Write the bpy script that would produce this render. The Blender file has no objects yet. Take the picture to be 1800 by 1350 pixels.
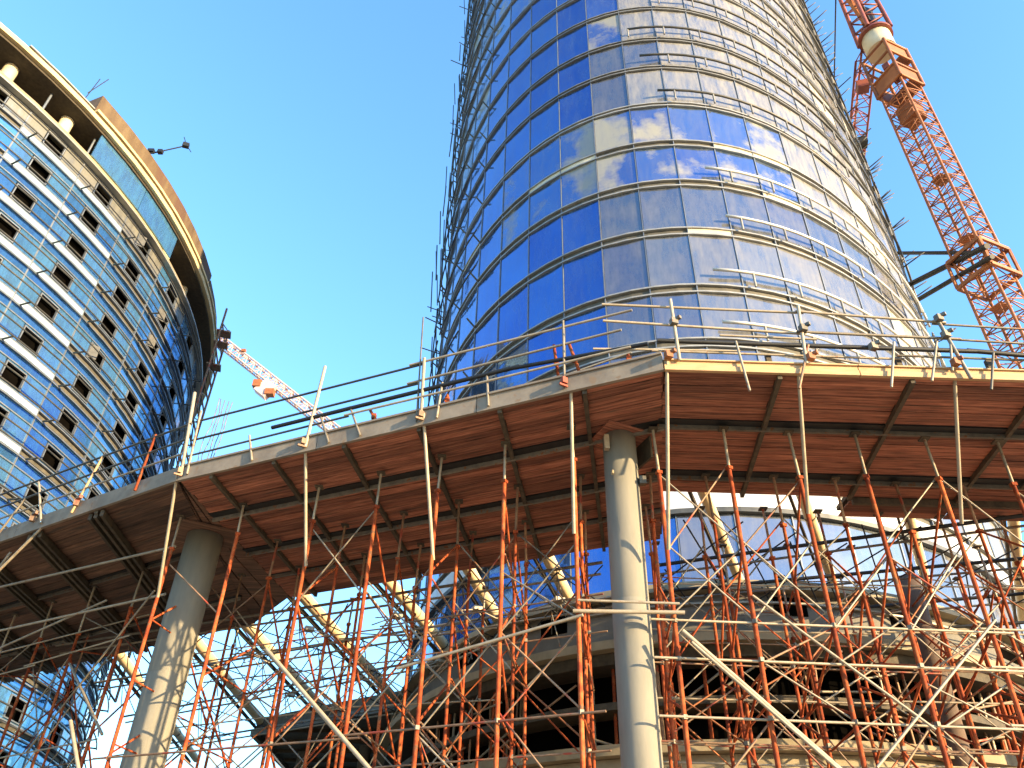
import bpy, bmesh, math, random
from mathutils import Matrix, Vector, noise
random.seed(11)
R = math.radians
C = bpy.context.scene.collection
scn = bpy.context.scene

# ------------------------------------------------------------------ camera, sky, sun
CAMZ = 1.6
CR = Matrix(((0.99967, -0.02559, 0.0), (-0.01531, -0.59797, -0.80137), (0.02051, 0.80111, -0.59816)))
cam = bpy.data.cameras.new('camera'); camo = bpy.data.objects.new('camera', cam); C.objects.link(camo)
cam.sensor_width = 36; cam.lens = 28.0; cam.clip_end = 9000; cam.clip_start = .1
camo.matrix_world = Matrix.Translation((0, 0, CAMZ)) @ CR.to_4x4()
scn.camera = camo
SUN_AZ, SUN_EL = 124.0, 11.0
world = bpy.data.worlds.new('World'); scn.world = world; world.use_nodes = True
nt = world.node_tree; bg = nt.nodes['Background']
sky = nt.nodes.new('ShaderNodeTexSky'); sky.sky_type = 'NISHITA'; sky.sun_disc = False
sky.sun_elevation = R(SUN_EL); sky.sun_rotation = R(SUN_AZ); sky.air_density = 1.5; sky.dust_density = 0.9; sky.ozone_density = 5.6
nt.links.new(sky.outputs[0], bg.inputs[0]); bg.inputs[1].default_value = 0.15
sl = bpy.data.lights.new('sun', 'SUN'); sl.energy = 3.0; sl.angle = R(.5); sl.color = (1, .73, .40)
so = bpy.data.objects.new('sun', sl); C.objects.link(so)
sd = Vector((math.sin(R(SUN_AZ))*math.cos(R(SUN_EL)), math.cos(R(SUN_AZ))*math.cos(R(SUN_EL)), math.sin(R(SUN_EL))))
so.rotation_euler = sd.to_track_quat('Z', 'Y').to_euler()
scn.view_settings.view_transform = 'Standard'; scn.view_settings.look = 'None'
scn.view_settings.exposure = 2.45; scn.view_settings.gamma = 1

# ------------------------------------------------------------------ materials
def new_mat(name):
    m = bpy.data.materials.new(name); m.use_nodes = True
    t = m.node_tree; return m, t, t.nodes['Principled BSDF']
def mat(name, cols, rough=.6, metal=0., scale=3., stretch=(1, 1, 1), coord='pos', bump=0., detail=6., var=.12, spots=None, spec=.5):
    """cols: ramp of colours driven by noise; per-object brightness variation; spots=(colour, threshold, scale)"""
    m, t, p = new_mat(name); N = t.nodes.new; L = t.links.new
    if coord == 'pos':
        g = N('ShaderNodeNewGeometry').outputs['Position']
    else:
        g = N('ShaderNodeTexCoord').outputs['Object']
    oi = N('ShaderNodeObjectInfo')
    mp = N('ShaderNodeMapping'); mp.inputs['Scale'].default_value = stretch
    L(g, mp.inputs['Vector'])
    vec = mp.outputs[0]
    if coord != 'pos':
        ad = N('ShaderNodeVectorMath'); ad.operation = 'ADD'
        cx = N('ShaderNodeCombineXYZ'); mu = N('ShaderNodeMath'); mu.operation = 'MULTIPLY'; mu.inputs[1].default_value = 57.
        L(oi.outputs['Random'], mu.inputs[0]); L(mu.outputs[0], cx.inputs[0]); L(mu.outputs[0], cx.inputs[1])
        L(vec, ad.inputs[0]); L(cx.outputs[0], ad.inputs[1]); vec = ad.outputs[0]
    n = N('ShaderNodeTexNoise'); n.inputs['Scale'].default_value = scale; n.inputs['Detail'].default_value = detail; n.inputs['Roughness'].default_value = .65
    L(vec, n.inputs['Vector'])
    r = N('ShaderNodeValToRGB'); e = r.color_ramp.elements
    while len(e) < len(cols): e.new(.5)
    for i, c in enumerate(cols):
        e[i].position = .32 + .36*i/max(1, len(cols)-1); e[i].color = (*c, 1)
    L(n.outputs['Fac'], r.inputs[0]); col = r.outputs[0]
    if spots:
        n2 = N('ShaderNodeTexNoise'); n2.inputs['Scale'].default_value = spots[2]; n2.inputs['Detail'].default_value = 8
        L(vec, n2.inputs['Vector'])
        mr = N('ShaderNodeMapRange'); mr.inputs[1].default_value = spots[1]; mr.inputs[2].default_value = spots[1]+.08
        L(n2.outputs['Fac'], mr.inputs[0])
        mx = N('ShaderNodeMix'); mx.data_type = 'RGBA'; L(mr.outputs[0], mx.inputs[0]); L(col, mx.inputs[6]); mx.inputs[7].default_value = (*spots[0], 1)
        col = mx.outputs[2]
    hs = N('ShaderNodeHueSaturation'); vr = N('ShaderNodeMapRange'); vr.inputs[3].default_value = 1-var; vr.inputs[4].default_value = 1+var
    L(oi.outputs['Random'], vr.inputs[0]); L(vr.outputs[0], hs.inputs['Value']); L(col, hs.inputs['Color'])
    L(hs.outputs[0], p.inputs['Base Color'])
    p.inputs['Roughness'].default_value = rough; p.inputs['Metallic'].default_value = metal
    p.inputs['Specular IOR Level'].default_value = spec
    if bump:
        b = N('ShaderNodeBump'); b.inputs['Strength'].default_value = bump; b.inputs['Distance'].default_value = .02
        L(n.outputs['Fac'], b.inputs['Height']); L(b.outputs[0], p.inputs['Normal'])
    return m
def glass(name, c1, c2, rough=.08, dust=(.5, .46, .38), dust_amt=.12, wave=.02, cloud_refl=None, metal=.9):
    """mirror coated facade glass with site dust film, plus painted sky and cloud reflections"""
    m, t, p = new_mat(name); N = t.nodes.new; L = t.links.new
    g = N('ShaderNodeNewGeometry'); oi = N('ShaderNodeObjectInfo')
    n = N('ShaderNodeTexNoise'); n.inputs['Scale'].default_value = .35; n.inputs['Detail'].default_value = 5
    L(g.outputs['Position'], n.inputs['Vector'])
    ad = N('ShaderNodeMath'); ad.operation = 'ADD'; L(n.outputs['Fac'], ad.inputs[0])
    sc = N('ShaderNodeMath'); sc.operation = 'MULTIPLY'; sc.inputs[1].default_value = .5; L(oi.outputs['Random'], sc.inputs[0]); L(sc.outputs[0], ad.inputs[1])
    mr = N('ShaderNodeMapRange'); mr.inputs[1].default_value = .4; mr.inputs[2].default_value = 1.1; L(ad.outputs[0], mr.inputs[0])
    mx = N('ShaderNodeMix'); mx.data_type = 'RGBA'; L(mr.outputs[0], mx.inputs[0]); mx.inputs[6].default_value = (*c1, 1); mx.inputs[7].default_value = (*c2, 1)
    p.inputs['Metallic'].default_value = metal; p.inputs['Roughness'].default_value = rough
    L(mx.outputs[2], p.inputs['Base Color'])
    # slight pillowing of the panes
    n3 = N('ShaderNodeTexNoise'); n3.inputs['Scale'].default_value = .9; n3.inputs['Detail'].default_value = 2; L(g.outputs['Position'], n3.inputs['Vector'])
    b = N('ShaderNodeBump'); b.inputs['Strength'].default_value = wave; b.inputs['Distance'].default_value = 1.; L(n3.outputs['Fac'], b.inputs['Height']); L(b.outputs[0], p.inputs['Normal'])
    d = N('ShaderNodeBsdfDiffuse'); d.inputs[0].default_value = (*dust, 1)
    mp = N('ShaderNodeMapping'); mp.inputs['Scale'].default_value = (1.6, 1.6, .35); L(g.outputs['Position'], mp.inputs[0])
    n2 = N('ShaderNodeTexNoise'); n2.inputs['Scale'].default_value = 1.6; n2.inputs['Detail'].default_value = 8; n2.inputs['Roughness'].default_value = .7; L(mp.outputs[0], n2.inputs['Vector'])
    dm = N('ShaderNodeMapRange'); dm.inputs[1].default_value = .35; dm.inputs[2].default_value = .7
    dm.inputs[3].default_value = dust_amt*.4; dm.inputs[4].default_value = dust_amt*1.8; L(n2.outputs['Fac'], dm.inputs[0])
    fac = dm.outputs[0]
    if cloud_refl:  # pale patches paint cloud reflections into the glass
        n4 = N('ShaderNodeTexNoise'); n4.inputs['Scale'].default_value = .28; n4.inputs['Detail'].default_value = 7; n4.inputs['Roughness'].default_value = .62; L(g.outputs['Position'], n4.inputs['Vector'])
        sm = N('ShaderNodeMapRange'); sm.inputs[1].default_value = .5; sm.inputs[2].default_value = .62; sm.inputs[4].default_value = cloud_refl; L(n4.outputs['Fac'], sm.inputs[0])
        a2 = N('ShaderNodeMath'); a2.operation = 'ADD'; a2.use_clamp = True; L(fac, a2.inputs[0]); L(sm.outputs[0], a2.inputs[1]); fac = a2.outputs[0]
    ms = N('ShaderNodeMixShader'); L(fac, ms.inputs[0]); L(p.outputs[0], ms.inputs[1]); L(d.outputs[0], ms.inputs[2])
    L(ms.outputs[0], t.nodes['Material Output'].inputs[0])
    return m
M = {}
M['red'] = mat('red_oxide_paint', [(.13, .024, .012), (.27, .055, .018), (.40, .125, .04)], .8, 0, 3., bump=.3, var=.3, spots=((.13, .07, .04), .60, 6.), spec=.15)
M['galv'] = mat('galvanised_tube', [(.20, .17, .12), (.32, .27, .20)], .5, .25, 4., var=.25, spots=((.22, .12, .07), .60, 7.))
M['galvdark'] = mat('weathered_tube', [(.10, .095, .08), (.2, .18, .14)], .6, .25, 4., var=.3, spots=((.2, .09, .04), .58, 7.))
M['galvlite'] = mat('pale_tube', [(.27, .22, .15), (.38, .32, .23)], .5, .1, 4., var=.15)
M['black'] = mat('black_pipe_and_gap_shade', [(.004, .005, .006), (.012, .012, .012)], .6, 0, 4.)  # pipe colour, also painted as shadow into the deck gaps
M['brace'] = mat('brown_brace', [(.16, .09, .055), (.30, .19, .11)], .65, .1, 5., var=.35, spots=((.3, .05, .025), .55, 2.))
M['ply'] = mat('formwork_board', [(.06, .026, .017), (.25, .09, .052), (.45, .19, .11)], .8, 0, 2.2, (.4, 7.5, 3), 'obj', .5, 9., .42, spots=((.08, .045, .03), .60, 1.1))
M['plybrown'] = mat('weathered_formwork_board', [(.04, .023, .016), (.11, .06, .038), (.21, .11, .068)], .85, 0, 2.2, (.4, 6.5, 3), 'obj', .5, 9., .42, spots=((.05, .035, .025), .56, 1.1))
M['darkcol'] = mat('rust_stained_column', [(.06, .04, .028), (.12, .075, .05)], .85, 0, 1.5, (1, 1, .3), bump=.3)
M['joist'] = mat('dark_timber', [(.035, .028, .018), (.085, .065, .04)], .8, 0, 4., bump=.3, var=.3)
M['edgewood'] = mat('fresh_timber', [(.38, .23, .11), (.50, .33, .17)], .7, 0, 2., (1, 6, 8), 'pos', .3, var=.08)
M['edgegrey'] = mat('cement_splashed_board', [(.16, .13, .10), (.25, .21, .16)], .85, 0, 1.8, bump=.4, var=.08, spots=((.2, .14, .09), .60, 4.))
M['concrete'] = mat('concrete', [(.155, .148, .12), (.215, .20, .16)], .85, 0, 2.2, (1, 1, .22), bump=.3, var=.04, spots=((.14, .12, .085), .66, .8))
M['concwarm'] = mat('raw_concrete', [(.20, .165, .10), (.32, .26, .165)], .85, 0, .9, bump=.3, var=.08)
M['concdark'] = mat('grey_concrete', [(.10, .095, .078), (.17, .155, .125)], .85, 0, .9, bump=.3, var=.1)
M['dark'] = mat('dark_interior', [(.0015, .0015, .0015), (.004, .0035, .003)], 1., 0, .8, spec=.0)  # near-black, so the shade of interiors is painted into the colour
M['recess'] = mat('joint_recess', [(.06, .058, .046), (.11, .10, .08)], .7, .1, 2.)
M['trim'] = mat('aluminium_trim', [(.25, .25, .23), (.36, .35, .31)], .42, .3, 2., var=.1)
M['mull'] = mat('mullion', [(.11, .135, .17), (.18, .20, .23)], .45, .3, 2.)
M['rail'] = mat('facade_rail', [(.20, .18, .14), (.34, .31, .25)], .45, .4, 2., var=.2)
M['railmid'] = mat('grey_ring_metal', [(.17, .17, .16), (.26, .255, .23)], .5, .2, 2., var=.15)
M['railsunlit'] = mat('sunlit_facade_rail', [(.5, .49, .45), (.62, .60, .54)], .35, .2, 2., var=.1)  # pale copy of the rail metal with sunlight painted in
M['raildark'] = mat('facade_rail_dark', [(.035, .038, .038), (.08, .078, .07)], .5, .2, 2., var=.2)
M['crane'] = mat('rusty_orange_steel', [(.20, .06, .018), (.33, .12, .036)], .6, .05, 1.2, var=.22, spots=((.2, .06, .025), .62, 1.5))
M['cranedark'] = mat('dark_red_steel', [(.17, .04, .03), (.28, .08, .05)], .6, .05, 1.2, var=.2)
M['cranewhite'] = mat('cream_paint', [(.52, .46, .30), (.6, .54, .38)], .5, 0, 1.)
M['pink'] = mat('hazed_salmon_steel', [(.46, .33, .31), (.54, .41, .39)], .6, 0, .3)  # pale tone paints distance haze into the steel colour
M['gold'] = mat('brown_parapet', [(.06, .038, .02), (.10, .065, .033), (.14, .10, .052)], .8, 0, .9, (1, 1, .22), bump=.3, detail=9., spots=((.09, .05, .03), .56, .5))
M['yellow'] = mat('pale_slab_edge', [(.42, .33, .17), (.55, .44, .24)], .75, 0, .3)
M['beam'] = mat('cream_steel_tube', [(.58, .44, .24), (.68, .54, .32)], .5, 0, .9, bump=.1, var=.08, spots=((.42, .26, .13), .64, 2.))
M['ground'] = mat('dusty_ground', [(.30, .23, .15), (.42, .33, .22)], .95, 0, .05, bump=.2)
M['lwhite'] = mat('pale_blue_panel', [(.20, .29, .38), (.28, .37, .45)], .35, 0, .3, var=.08)
M['white'] = mat('white_panel', [(.46, .48, .50), (.55, .56, .57)], .4, 0, .3, var=.05)
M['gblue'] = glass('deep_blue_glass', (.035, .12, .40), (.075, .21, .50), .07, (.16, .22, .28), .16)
M['gcloud'] = glass('cloud_reflection_blue_glass', (.06, .17, .42), (.12, .27, .48), .10, (.30, .30, .24), .12, cloud_refl=.7)  # cloud reflections painted in as pale patches
M['ggrey'] = glass('haze_reflection_grey_glass', (.12, .17, .27), (.19, .24, .28), .12, (.22, .22, .22), .2, cloud_refl=.15)  # grey tone paints the hazy sky reflection into the pane
M['gsilver'] = glass('haze_reflection_silver_glass', (.20, .23, .27), (.28, .30, .32), .12, (.26, .25, .23), .28, cloud_refl=.2)  # silver tone paints a brighter haze reflection
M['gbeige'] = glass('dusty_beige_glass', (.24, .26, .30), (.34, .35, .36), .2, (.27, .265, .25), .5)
M['gpale'] = glass('pale_dusty_glare_glass', (.38, .38, .36), (.50, .48, .44), .2, (.46, .43, .36), .6)  # dust film made paler, painting in the right flank's sun glare
M['lblue'] = glass('sky_blue_glass', (.22, .48, .72), (.34, .60, .78), .10, (.05, .17, .36), .36)  # blue diffuse film paints an even sky reflection
M['ldeep'] = glass('left_deep_blue_glass', (.12, .34, .68), (.20, .45, .76), .10, (.03, .12, .32), .32)  # deeper blue film, again sky reflection painted as diffuse colour
M['lgrey'] = glass('grey_film_glass', (.26, .28, .28), (.36, .36, .34), .4, (.17, .17, .15), .65)
M['navy'] = glass('navy_glass', (.03, .09, .30), (.06, .16, .42), .10, (.20, .22, .26), .10)

# ------------------------------------------------------------------ object helpers
WM = {}
def setp(o, parent, mw):
    if parent is not None:
        o.parent = parent; o.matrix_parent_inverse = WM[parent].inverted()
    o.matrix_basis = mw; WM[o] = mw
    return o
def thing(name, loc, label, cat, group=None):
    o = bpy.data.objects.new(name, None); C.objects.link(o); o.location = loc
    o.empty_display_size = .3
    WM[o] = Matrix.Translation(loc); o['label'] = label; o['category'] = cat
    if group: o['group'] = group
    return o
def tag(o, label=None, cat=None, group=None, kind=None):
    if label: o['label'] = label
    if cat: o['category'] = cat
    if group: o['group'] = group
    if kind: o['kind'] = kind
    return o
_mc = {}
def tube_mesh(mt, sides=8):
    k = ('t', mt, sides)
    if k not in _mc:
        bm = bmesh.new()
        bmesh.ops.create_cone(bm, cap_ends=True, segments=sides, radius1=1, radius2=1, depth=1, matrix=Matrix.Translation((0, 0, .5)))
        me = bpy.data.meshes.new('tube'); bm.to_mesh(me); bm.free(); me.materials.append(M[mt])
        for p in me.polygons: p.use_smooth = len(p.vertices) == 4
        _mc[k] = me
    return _mc[k]
def box_mesh(mt, bevel=0):
    k = ('b', mt, bevel)
    if k not in _mc:
        bm = bmesh.new(); bmesh.ops.create_cube(bm, size=1)
        me = bpy.data.meshes.new('box'); bm.to_mesh(me); bm.free(); me.materials.append(M[mt]); _mc[k] = me
    return _mc[k]
def V3(p): return Vector((p[0], p[1], p[2]))
def tube(name, A, B, r, mt, parent, sides=8, label=None):
    A, B = V3(A), V3(B); d = B-A
    q = d.to_track_quat('Z', 'Y')
    mw = Matrix.Translation(A) @ q.to_matrix().to_4x4() @ Matrix.Diagonal((r, r, d.length, 1))
    o = bpy.data.objects.new(name, tube_mesh(mt, sides)); C.objects.link(o); setp(o, parent, mw)
    if label: o['label'] = label
    return o
def box(name, c, size, mt, parent, rz=0, rot=None, label=None):
    rm = rot if rot is not None else Matrix.Rotation(rz, 4, 'Z')
    mw = Matrix.Translation(c) @ rm @ Matrix.Diagonal((*size, 1))
    o = bpy.data.objects.new(name, box_mesh(mt)); C.objects.link(o); setp(o, parent, mw)
    if label: o['label'] = label
    return o
def beam_box(name, A, B, w, h, mt, parent):
    """box-section bar from A to B, width w, height h"""
    A, B = V3(A), V3(B); d = B-A; x = d.normalized(); up = Vector((0, 0, 1))
    if abs(x.z) > .95: up = Vector((0, 1, 0))
    y = up.cross(x).normalized(); z = x.cross(y)
    rm = Matrix((x, y, z)).transposed().to_4x4()
    return box(name, (A+B)/2, (d.length, w, h), mt, parent, rot=rm)
class MB:
    def __init__(s): s.v = []; s.f = []; s.m = []; s.sm = []
    def tube(s, A, B, r, sides=6, mi=0):
        A, B = V3(A), V3(B); d = (B-A).normalized(); q = d.to_track_quat('Z', 'Y'); x = q @ Vector((1, 0, 0)); y = q @ Vector((0, 1, 0)); n = len(s.v)
        for P in (A, B):
            for k in range(sides):
                a = 2*math.pi*k/sides; s.v.append(P+(x*math.cos(a)+y*math.sin(a))*r)
        for k in range(sides):
            k2 = (k+1) % sides; s.f.append((n+k, n+k2, n+sides+k2, n+sides+k)); s.m.append(mi); s.sm.append(True)
        s.f.append(tuple(n+k for k in range(sides-1, -1, -1))); s.f.append(tuple(n+sides+k for k in range(sides))); s.m += [mi, mi]; s.sm += [False, False]
    def hexa(s, pts, mi=0):
        n = len(s.v); s.v += [V3(p) for p in pts]
        for f in ((0, 3, 2, 1), (4, 5, 6, 7), (0, 1, 5, 4), (1, 2, 6, 5), (2, 3, 7, 6), (3, 0, 4, 7)):
            s.f.append(tuple(n+i for i in f)); s.m.append(mi); s.sm.append(False)
    def box(s, c, size, rz=0, mi=0):
        c = V3(c); m = Matrix.Rotation(rz, 3, 'Z'); x, y, z = [q/2 for q in size]
        s.hexa([c+m @ Vector(p) for p in ((-x, -y, -z), (x, -y, -z), (x, y, -z), (-x, y, -z), (-x, -y, z), (x, -y, z), (x, y, z), (-x, y, z))], mi)
    def build(s, name, mts, parent=None, smooth=False):
        me = bpy.data.meshes.new(name); 
        loc = WM[parent].translation if parent is not None else (s.v[0] if s.v else Vector())
        loc = Vector(loc)
        me.from_pydata([tuple(v-loc) for v in s.v], [], s.f)
        for mt in (mts if isinstance(mts, (list, tuple)) else [mts]): me.materials.append(M[mt])
        me.polygons.foreach_set('material_index', s.m)
        me.polygons.foreach_set('use_smooth', s.sm)
        bm = bmesh.new(); bm.from_mesh(me); bmesh.ops.recalc_face_normals(bm, faces=bm.faces); bm.to_mesh(me); bm.free()
        o = bpy.data.objects.new(name, me); C.objects.link(o); setp(o, parent, Matrix.Translation(loc)); return o
# swept box section along a plan curve given by fn(t, off, z)
def sweep(mb, fn, t0, t1, z0, z1, o0, o1, step=3., mi=0):
    n = max(1, int(round(abs(t1-t0)/step))); base = len(mb.v)
    for i in range(n+1):
        t = t0+(t1-t0)*i/n
        for (o, z) in ((o0, z0), (o1, z0), (o1, z1), (o0, z1)): mb.v.append(fn(t, o, z))
    for i in range(n):
        a = base+4*i
        for k in range(4):
            k2 = (k+1) % 4; mb.f.append((a+k, a+k2, a+4+k2, a+4+k)); mb.m.append(mi); mb.sm.append(False)
    mb.f.append((base, base+1, base+2, base+3)); e = base+4*n; mb.f.append((e+3, e+2, e+1, e)); mb.m += [mi, mi]; mb.sm += [False, False]
def curve_tube(mb, fn, t0, t1, off, z, r, step=3., sides=6, mi=0):
    n = max(1, int(round(abs(t1-t0)/step))); base = len(mb.v)
    P = [fn(t0+(t1-t0)*i/n, off, z) for i in range(n+1)]
    for i, p in enumerate(P):
        d = (P[min(i+1, n)]-P[max(i-1, 0)]).normalized(); y = Vector((0, 0, 1)); x = y.cross(d).normalized()
        for k in range(sides):
            a = 2*math.pi*k/sides; mb.v.append(p+(x*math.cos(a)+y*math.sin(a))*r)
    for i in range(n):
        a = base+sides*i
        for k in range(sides):
            k2 = (k+1) % sides; mb.f.append((a+k, a+k2, a+sides+k2, a+sides+k)); mb.m.append(mi); mb.sm.append(True)
    mb.f.append(tuple(base+k for k in range(sides))); mb.f.append(tuple(base+sides*n+k for k in range(sides-1, -1, -1))); mb.m += [mi, mi]; mb.sm += [False, False]
def ellipse(c, a, b, rot):
    ux = Vector((math.cos(rot), -math.sin(rot), 0)); uy = Vector((math.sin(rot), math.cos(rot), 0))
    def fn(t, off, z):
        t = R(t); n = (ux*(b*math.sin(t))-uy*(a*math.cos(t))).normalized()
        return Vector((c[0], c[1], 0))+ux*(a*math.sin(t))-uy*(b*math.cos(t))+n*off+Vector((0, 0, z+CAMZ))
    return fn
def px_of(p):
    c = CR.transposed() @ (p-Vector((0, 0, CAMZ)))
    if c.z > -.1: return None
    return (512-c.x/c.z*796.4, 384+c.y/c.z*796.4)
def cp(x, y, z): return Vector((x, y, z+CAMZ))

# ------------------------------------------------------------------ ground and sky setting
bm = bmesh.new(); bmesh.ops.create_grid(bm, x_segments=40, y_segments=40, size=4000)
me = bpy.data.meshes.new('ground'); bm.to_mesh(me); bm.free(); me.materials.append(M['ground'])
g = bpy.data.objects.new('ground', me); C.objects.link(g); g['kind'] = 'structure'

# ------------------------------------------------------------------ main glass tower
S = 66.
TF = ellipse((S*math.sin(.251), S*math.cos(.251)), .303*S, .589*S, .274)
tower = thing('glass_tower', (S*math.sin(.251), S*math.cos(.251), 0), 'tall oval tower of blue and grey mirror glass, some panes dusty, with many ring bands', 'tower')
ZF = [.228, .280, .333, .381, .438, .492, .541, .594, .649, .695, .750]
while ZF[-1] < 1.80: ZF.append(ZF[-1]+.0525)
ZTOP = ZF[-1]
cols = [.9+5.95*j for j in range(-15, 15)]
def quad_pane(fn, t0, t1, z0, z1, off, tilt=0):
    a, b = fn(t0, off, z0), fn(t1, off, z0); c, d = fn(t1, off+tilt, z1), fn(t0, off+tilt, z1)
    return a, b, c, d
pane_list = []   # (area, pts, mat)
def tower_mat(t, k):  # per-column tones paint sky, haze and cloud reflections into the panes
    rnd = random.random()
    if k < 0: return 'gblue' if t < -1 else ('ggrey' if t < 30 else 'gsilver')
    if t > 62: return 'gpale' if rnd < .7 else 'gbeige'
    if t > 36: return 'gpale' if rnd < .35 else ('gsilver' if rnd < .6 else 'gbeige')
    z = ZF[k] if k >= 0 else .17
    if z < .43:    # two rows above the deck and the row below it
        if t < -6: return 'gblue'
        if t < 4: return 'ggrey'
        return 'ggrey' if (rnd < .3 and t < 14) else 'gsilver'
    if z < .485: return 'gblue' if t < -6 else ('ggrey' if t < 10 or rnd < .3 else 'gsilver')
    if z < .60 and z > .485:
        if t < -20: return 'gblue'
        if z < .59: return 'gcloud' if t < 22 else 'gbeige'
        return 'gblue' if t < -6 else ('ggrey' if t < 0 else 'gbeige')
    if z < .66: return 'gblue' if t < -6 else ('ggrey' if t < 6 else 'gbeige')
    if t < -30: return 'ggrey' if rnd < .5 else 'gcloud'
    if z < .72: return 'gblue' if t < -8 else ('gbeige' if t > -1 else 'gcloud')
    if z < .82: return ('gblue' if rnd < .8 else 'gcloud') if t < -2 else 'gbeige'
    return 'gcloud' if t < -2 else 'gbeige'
def collect(fn, t0, t1, z0, z1, mt, off=.0, shrink=.0):
    tl = random.gauss(0, .006)
    pts = quad_pane(fn, t0, t1, z0, z1, off, tl)
    q = [px_of(p) for p in pts]
    area = 0
    if all(q):
        cx = sum(p[0] for p in q)/4; cy = sum(p[1] for p in q)/4
        if -20 < cx < 1044 and -20 < cy < 788:
            area = sum(q[i][0]*q[(i+1) % 4][1]-q[(i+1) % 4][0]*q[i][1] for i in range(4))/2
            area = -area if area < 0 else 0
    return (area, pts, mt)
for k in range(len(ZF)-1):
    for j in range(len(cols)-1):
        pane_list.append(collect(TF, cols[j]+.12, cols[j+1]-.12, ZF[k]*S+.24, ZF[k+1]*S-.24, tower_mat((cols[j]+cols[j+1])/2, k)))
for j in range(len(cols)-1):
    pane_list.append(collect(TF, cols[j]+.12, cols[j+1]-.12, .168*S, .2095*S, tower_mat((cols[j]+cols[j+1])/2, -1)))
def emit_panes(lst, parent, name='glass_pane', limit=298, thick=.05):
    lst = sorted(lst, key=lambda a: -a[0]); rest = {}
    mb = MB(); mats = []
    for i, (ar, pts, mt) in enumerate(lst):
        n = (pts[1]-pts[0]).cross(pts[3]-pts[0]).normalized()*-thick
        H = [pts[0], pts[1], pts[1]+n, pts[0]+n, pts[3], pts[2], pts[2]+n, pts[3]+n]
        if i < limit and ar > 12:
            m1 = MB(); m1.hexa(H); m1.build(name, mt, parent)
        else:
            if mt not in mats: mats.append(mt)
            mb.hexa(H, mats.index(mt))
    if mb.v: tag(mb.build(name, mats, parent), kind='stuff')
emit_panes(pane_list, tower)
# backing so nothing shows through the joints
mb = MB(); sweep(mb, TF, -100, 100, .07*S, ZTOP*S, -1.2, -.30, 3.); mb.build('inner_wall', 'dark', tower)
mb = MB(); sweep(mb, TF, 100, 260, 0, ZTOP*S, -1.2, -.1, 4.); mb.build('rear_wall', 'recess', tower)
# white panel band above the lowest glazing, sill and head
mb = MB(); sweep(mb, TF, -95, 95, .2125*S, .228*S-.2, -.05, .12, 3.); mb.build('white_band', 'white', tower)
mb = MB(); sweep(mb, TF, -95, 95, .2095*S+.01, .2125*S-.003, -.05, .20, 3.); mb.build('band_rail', 'raildark', tower)
# ring bands
for k, z in enumerate(ZF):
    h = .24 if z < .56 else .15
    mb = MB(); sweep(mb, TF, -98, 98, z*S-h+.06, z*S+h-.06, -.3, -.05, 3.); mb.build('ring_recess', 'recess', tower)
    mb = MB()
    sweep(mb, TF, -98, 98, z*S-h-.02, z*S-h+.06, -.1, .10, 3.); sweep(mb, TF, -98, 98, z*S+h-.06, z*S+h+.02, -.1, .10, 3.)
    mb.build('ring_trim', 'trim' if z < .6 else 'railmid', tower)
# occasional light infill panels in the recess
for (k, j) in ((6, 9), (6, 12), (6, 13), (6, 17), (5, 18), (7, 20), (6, 18), (4, 16)):
    mb = MB(); sweep(mb, TF, cols[j], cols[j+1], ZF[k]*S-.17, ZF[k]*S+.17, -.04, .02, 2.); mb.build('infill_panel', 'cranewhite', tower)
# mullions
for t in cols:
    mb = MB()
    dt = .065
    for (za, zb) in ((.168*S, .2095*S), (.228*S, ZTOP*S)):
        a, b, c, d = TF(t-dt, .05, za), TF(t+dt, .05, za), TF(t+dt, -.12, za), TF(t-dt, -.12, za); up = Vector((0, 0, zb-za))
        mb.hexa([a, b, c, d, a+up, b+up, c+up, d+up])
    mb.build('mullion', 'mull', tower)
# horizontal tube rails standing off the facade on brackets
nb = 0; extra = MB()
rail_start = {2: 9, 3: 9.0, 4: 12.0, 5: 10.5, 7: 5.5, 8: 3.5, 9: 2., 10: 8}
for k, z in enumerate(ZF[:-1]):
    if k < 2: continue
    rs = rail_start.get(k, 6+random.uniform(-3, 5) if k != 6 else None)
    zz = z*S+.1
    if rs is not None:
        t = rs
        while t < 62:
            te = min(t+random.choice((38, 44, 50)), 70)
            mb = MB(); curve_tube(mb, TF, t, te, .30, zz+.85, .08, 2.5); mb.build('standoff_rail', 'railsunlit' if t < 30 and k < 7 else 'raildark', tower); t = te+1.5
    t = -27-random.uniform(0, 6)
    while t > -80:
        te = t-random.choice((14, 18, 24))
        mb = MB(); curve_tube(mb, TF, te, t, .55, zz+.5, .05, 2.5); mb.build('standoff_rail', 'raildark', tower); t = te-1.2
    for t in cols:
        if rs is not None and t > rs-2:
            tt = t+1.2; A_, B_ = TF(tt, .30, zz), TF(tt, .30, zz+.85); mt = 'rail'
        elif t < -27: A_, B_ = TF(t, 0, zz), TF(t, .57, zz+.5); mt = 'raildark'
        else: continue
        if nb < 290 and z < 1.25 and -75 < t < 75: tube('bracket', A_, B_, .055, mt, tower, 6); nb += 1
        else: extra.tube(A_, B_, .055, 6, 0)
        if t > 50 or (t < -50 and random.random() < .25):
            extra.tube(TF(tt if t > 0 else t, 0, zz), TF(t+.6, 1.0+random.uniform(0, .9), zz+.35), .05, 5, 0)
            if random.random() < .4: extra.tube(TF(t+2, 0, zz+.3), TF(t+2.2, 1.3, zz+.6), .04, 5, 0)
tag(extra.build('bracket', 'raildark', tower), kind='stuff')
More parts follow.
